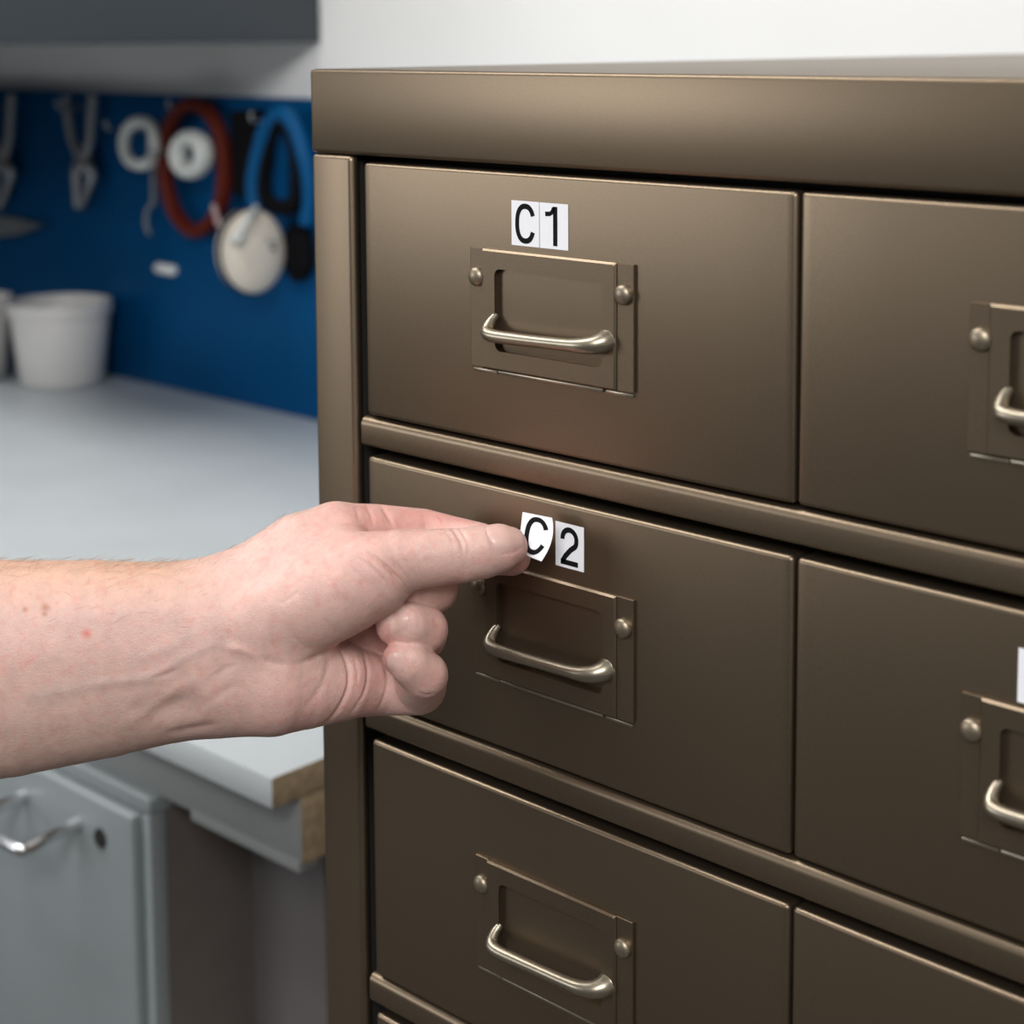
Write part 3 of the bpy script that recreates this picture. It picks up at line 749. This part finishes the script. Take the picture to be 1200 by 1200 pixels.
# white ring further left, and the grey hook tool below it
bm = bmesh.new()
tube(bm, catmull([wp(178, 189, 0.03), wp(166, 193, 0.03), wp(154, 190, 0.03), wp(147, 178, 0.03), wp(146, 162, 0.03), wp(152, 148, 0.03), wp(165, 142, 0.03), wp(177, 148, 0.03), wp(181, 165, 0.03), wp(180, 182, 0.03)], 6), 0.0068, 12)
tag(finish('white_cable_coil', bm, PALE, angle=60), 'white coil hanging left of the dark red loop', 'cable')
bm, p = hook(164, 150, 0.045); tag(finish('hook', bm, STEEL), 'steel hook carrying the white coil', 'hook')
ht = empty('pick_tool', wp(180, 210, 0.012)); HO = Vector(ht.location)
tag(ht, 'thin grey hooked pick tool hanging below the white coil', 'tool')
bm = bmesh.new(); tube(bm, [wp(180, 150, 0.012)-HO, wp(180, 240, 0.012)-HO], 0.0032, 10); finish('shaft', bm, STEEL, ht)
bm = bmesh.new(); tube(bm, [Vector(p)-HO for p in catmull([wp(180, 238, 0.012), wp(173, 246, 0.012), wp(171, 262, 0.012), wp(176, 275, 0.012)], 6)], 0.0024, 10); finish('hooked_tip', bm, GREYP, ht)

# small white pill label on the board
bm = bmesh.new()
p0, p1 = wp(186, 314, 0.004), wp(203, 317, 0.004)
tube(bm, [p0-Vector((0.004, 0, 0)), p0-Vector((0.002, 0, 0)), p0, p1, p1+Vector((0.002, 0, 0)), p1+Vector((0.004, 0, 0))], [0.003, 0.0052, 0.0062, 0.0062, 0.0052, 0.003], 14)
tag(finish('board_label', bm, PAPERW), 'small white oblong tag on the blue board below the pick tool', 'tag')

# pliers on the left, another pair at the frame edge
def pliers(u, v, label):
    t = empty('pliers', wp(u, v, 0.014)); T = Vector(t.location)
    tag(t, label, 'pliers', 'grey pliers on the tool board')
    def q(du, dv, off=0.014): return wp(u+du, v+dv, off)-T
    bm = bmesh.new(); tube(bm, catmull([q(12, -92), q(10, -60), q(8, -35), q(-2, -5)], 6), list(np.interp(np.linspace(0, 1, 19), [0, .7, 1], [.0055, .006, .008])), 10); finish('grip', bm, GREYP, t, angle=60)
    bm = bmesh.new(); tube(bm, catmull([q(-20, -90), q(-16, -60), q(-10, -35), q(6, -5)], 6), list(np.interp(np.linspace(0, 1, 19), [0, .7, 1], [.0055, .006, .008])), 10); finish('grip', bm, GREYP, t, angle=60)
    for s in (-1, 1):
        bm = bmesh.new(); tube(bm, catmull([q(3*s, -14), q(9*s+2, 0), q(7*s, 18), q(2.5*s-4, 40)], 6), [0.006]+list(np.linspace(0.0085, 0.004, 18)), 10); finish('jaw', bm, STEEL, t, angle=60)
    bm = bmesh.new(); lathe(bm, [(0.009, 0), (0.009, 0.008), (0.007, 0.010), (0, 0.0105)], q(0, -6, 0.016), (0, -1, 0), 20); finish('pivot', bm, STEEL, t)
pliers(97, 203, 'grey pliers hanging on the board above the white bucket')
pliers(2, 203, 'grey pliers at left edge of the photo, left of the other pliers')
for u in (97, 2):
    bm, p = hook(u-4, 126, 0.03); tag(finish('hook', bm, STEEL), 'steel hook above the pliers '+('over the white bucket' if u > 50 else 'at left edge of the photo'), 'hook')
# grey wedge shaped blade
bm = bmesh.new()
tri = [wp(-8, 252, 0.01), wp(18, 256, 0.01), wp(50, 264, 0.01), (wp(18, 276, 0.01)), wp(-8, 278, 0.01)]
prism(bm, [(p.x, p.z) for p in tri], YB-0.012, YB-0.0006); bmesh.ops.bevel(bm, geom=list(bm.edges), offset=0.001, segments=2, affect='EDGES')
tag(finish('scraper_blade', bm, STEEL), 'grey pointed scraper blade on the board below the pliers', 'scraper')

# buckets
def bucket(cx, cy, r0, r1, h, label):
    t = empty('bucket', (cx, cy, BZ)); tag(t, label, 'bucket')
    bm = bmesh.new()
    lathe(bm, [(0, 0.0), (r0-0.004, 0.0), (r0, 0.004), (r1, h-0.012), (r1-0.003, h-0.006), (r1-0.004, h-0.012), (r0-0.003, 0.006), (0, 0.005)], (0, 0, 0), (0, 0, 1), 56)
    finish('body', bm, BUCKET, t, angle=50)
    bm = bmesh.new()
    lathe(bm, [(r1-0.0005, h-0.016), (r1+0.0022, h-0.015), (r1+0.0028, h-0.004), (r1+0.0015, h), (r1-0.002, h), (r1-0.003, h-0.004), (r1-0.0005, h-0.016)], (0, 0, 0), (0, 0, 1), 56)
    finish('rim', bm, BUCKET, t, angle=50)
b0 = on_z(66, 459, BZ)
bucket(b0[0]-0.0405, b0[1]+0.034, 0.0485, 0.0575, 0.0975, 'white plastic bucket standing on the workbench against the blue board')
bucket(b0[0]-0.0405-0.108, b0[1]-0.030, 0.0485, 0.0575, 0.0975, 'white plastic bucket cut by left edge of the photo, beside the other bucket')

wc = empty('shade_baffle', (-1.45, 0.545, ZO-0.004)); tag(wc, 'dark cupboard fixed above the blue tool board', 'baffle')  # added and sized to shade the upper left of the board
bm = bmesh.new(); box(bm, -0.47, 0.47, -0.19, 0.209, 0.0, 0.60, 0.002, 2); finish('body', bm, NAVY, wc)
for s in (-1, 1):
    bm = bmesh.new(); box(bm, min(s*0.005, s*0.465), max(s*0.005, s*0.465), -0.21, -0.191, 0.005, 0.595, 0.002, 2); finish('door', bm, NAVY, wc)

# unseen dark locker added to keep window light off the board
lk = empty('light_blocker', (-2.36, 0.02, 0.0)); tag(lk, 'unseen dark locker standing at the left end of the workbench', 'blocker')
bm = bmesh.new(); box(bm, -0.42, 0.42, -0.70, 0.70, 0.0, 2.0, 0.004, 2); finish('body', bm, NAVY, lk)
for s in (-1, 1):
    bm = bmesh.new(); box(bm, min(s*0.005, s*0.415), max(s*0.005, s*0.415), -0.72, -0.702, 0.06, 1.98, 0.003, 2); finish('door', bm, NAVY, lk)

# ------------------------------------------------------------------ light
def area(name, loc, target, sx, sy, power, col=(1, 1, 1)):
    l = bpy.data.lights.new(name, 'AREA'); l.shape = 'RECTANGLE'; l.size = sx; l.size_y = sy; l.energy = power; l.color = col
    o = bpy.data.objects.new(name, l); COL.objects.link(o); o.location = loc
    o.rotation_euler = (Vector(target)-Vector(loc)).to_track_quat('-Z', 'Y').to_euler()
    return o
area('window_light', (-3.12, -3.20, 1.70), (0.0, -2.9, 1.55), 2.1, 1.1, 47, (0.96, 0.98, 1.0))
area('ceiling_or_fill_light', (-1.35, -0.55, 2.70), (-1.35, -0.50, 0), 1.9, 0.6, 35, (1.0, 0.98, 0.95))
area('ceiling_or_fill_light', (1.1, -1.7, 2.45), (0.2, -0.3, 1.1), 1.4, 0.8, 49, (1.0, 0.985, 0.965))  # added fill from behind the camera, brightens the front of the hand
w = bpy.data.worlds.new('world'); SC.world = w; w.use_nodes = True
bg = w.node_tree.nodes['Background']; bg.inputs['Color'].default_value = (0.95, 0.97, 1.0, 1); bg.inputs['Strength'].default_value = 0.10

SC.view_settings.view_transform = 'Standard'; SC.view_settings.look = 'None'
SC.view_settings.exposure = 0.15; SC.view_settings.gamma = 1.0; SC.view_settings.use_curve_mapping = False
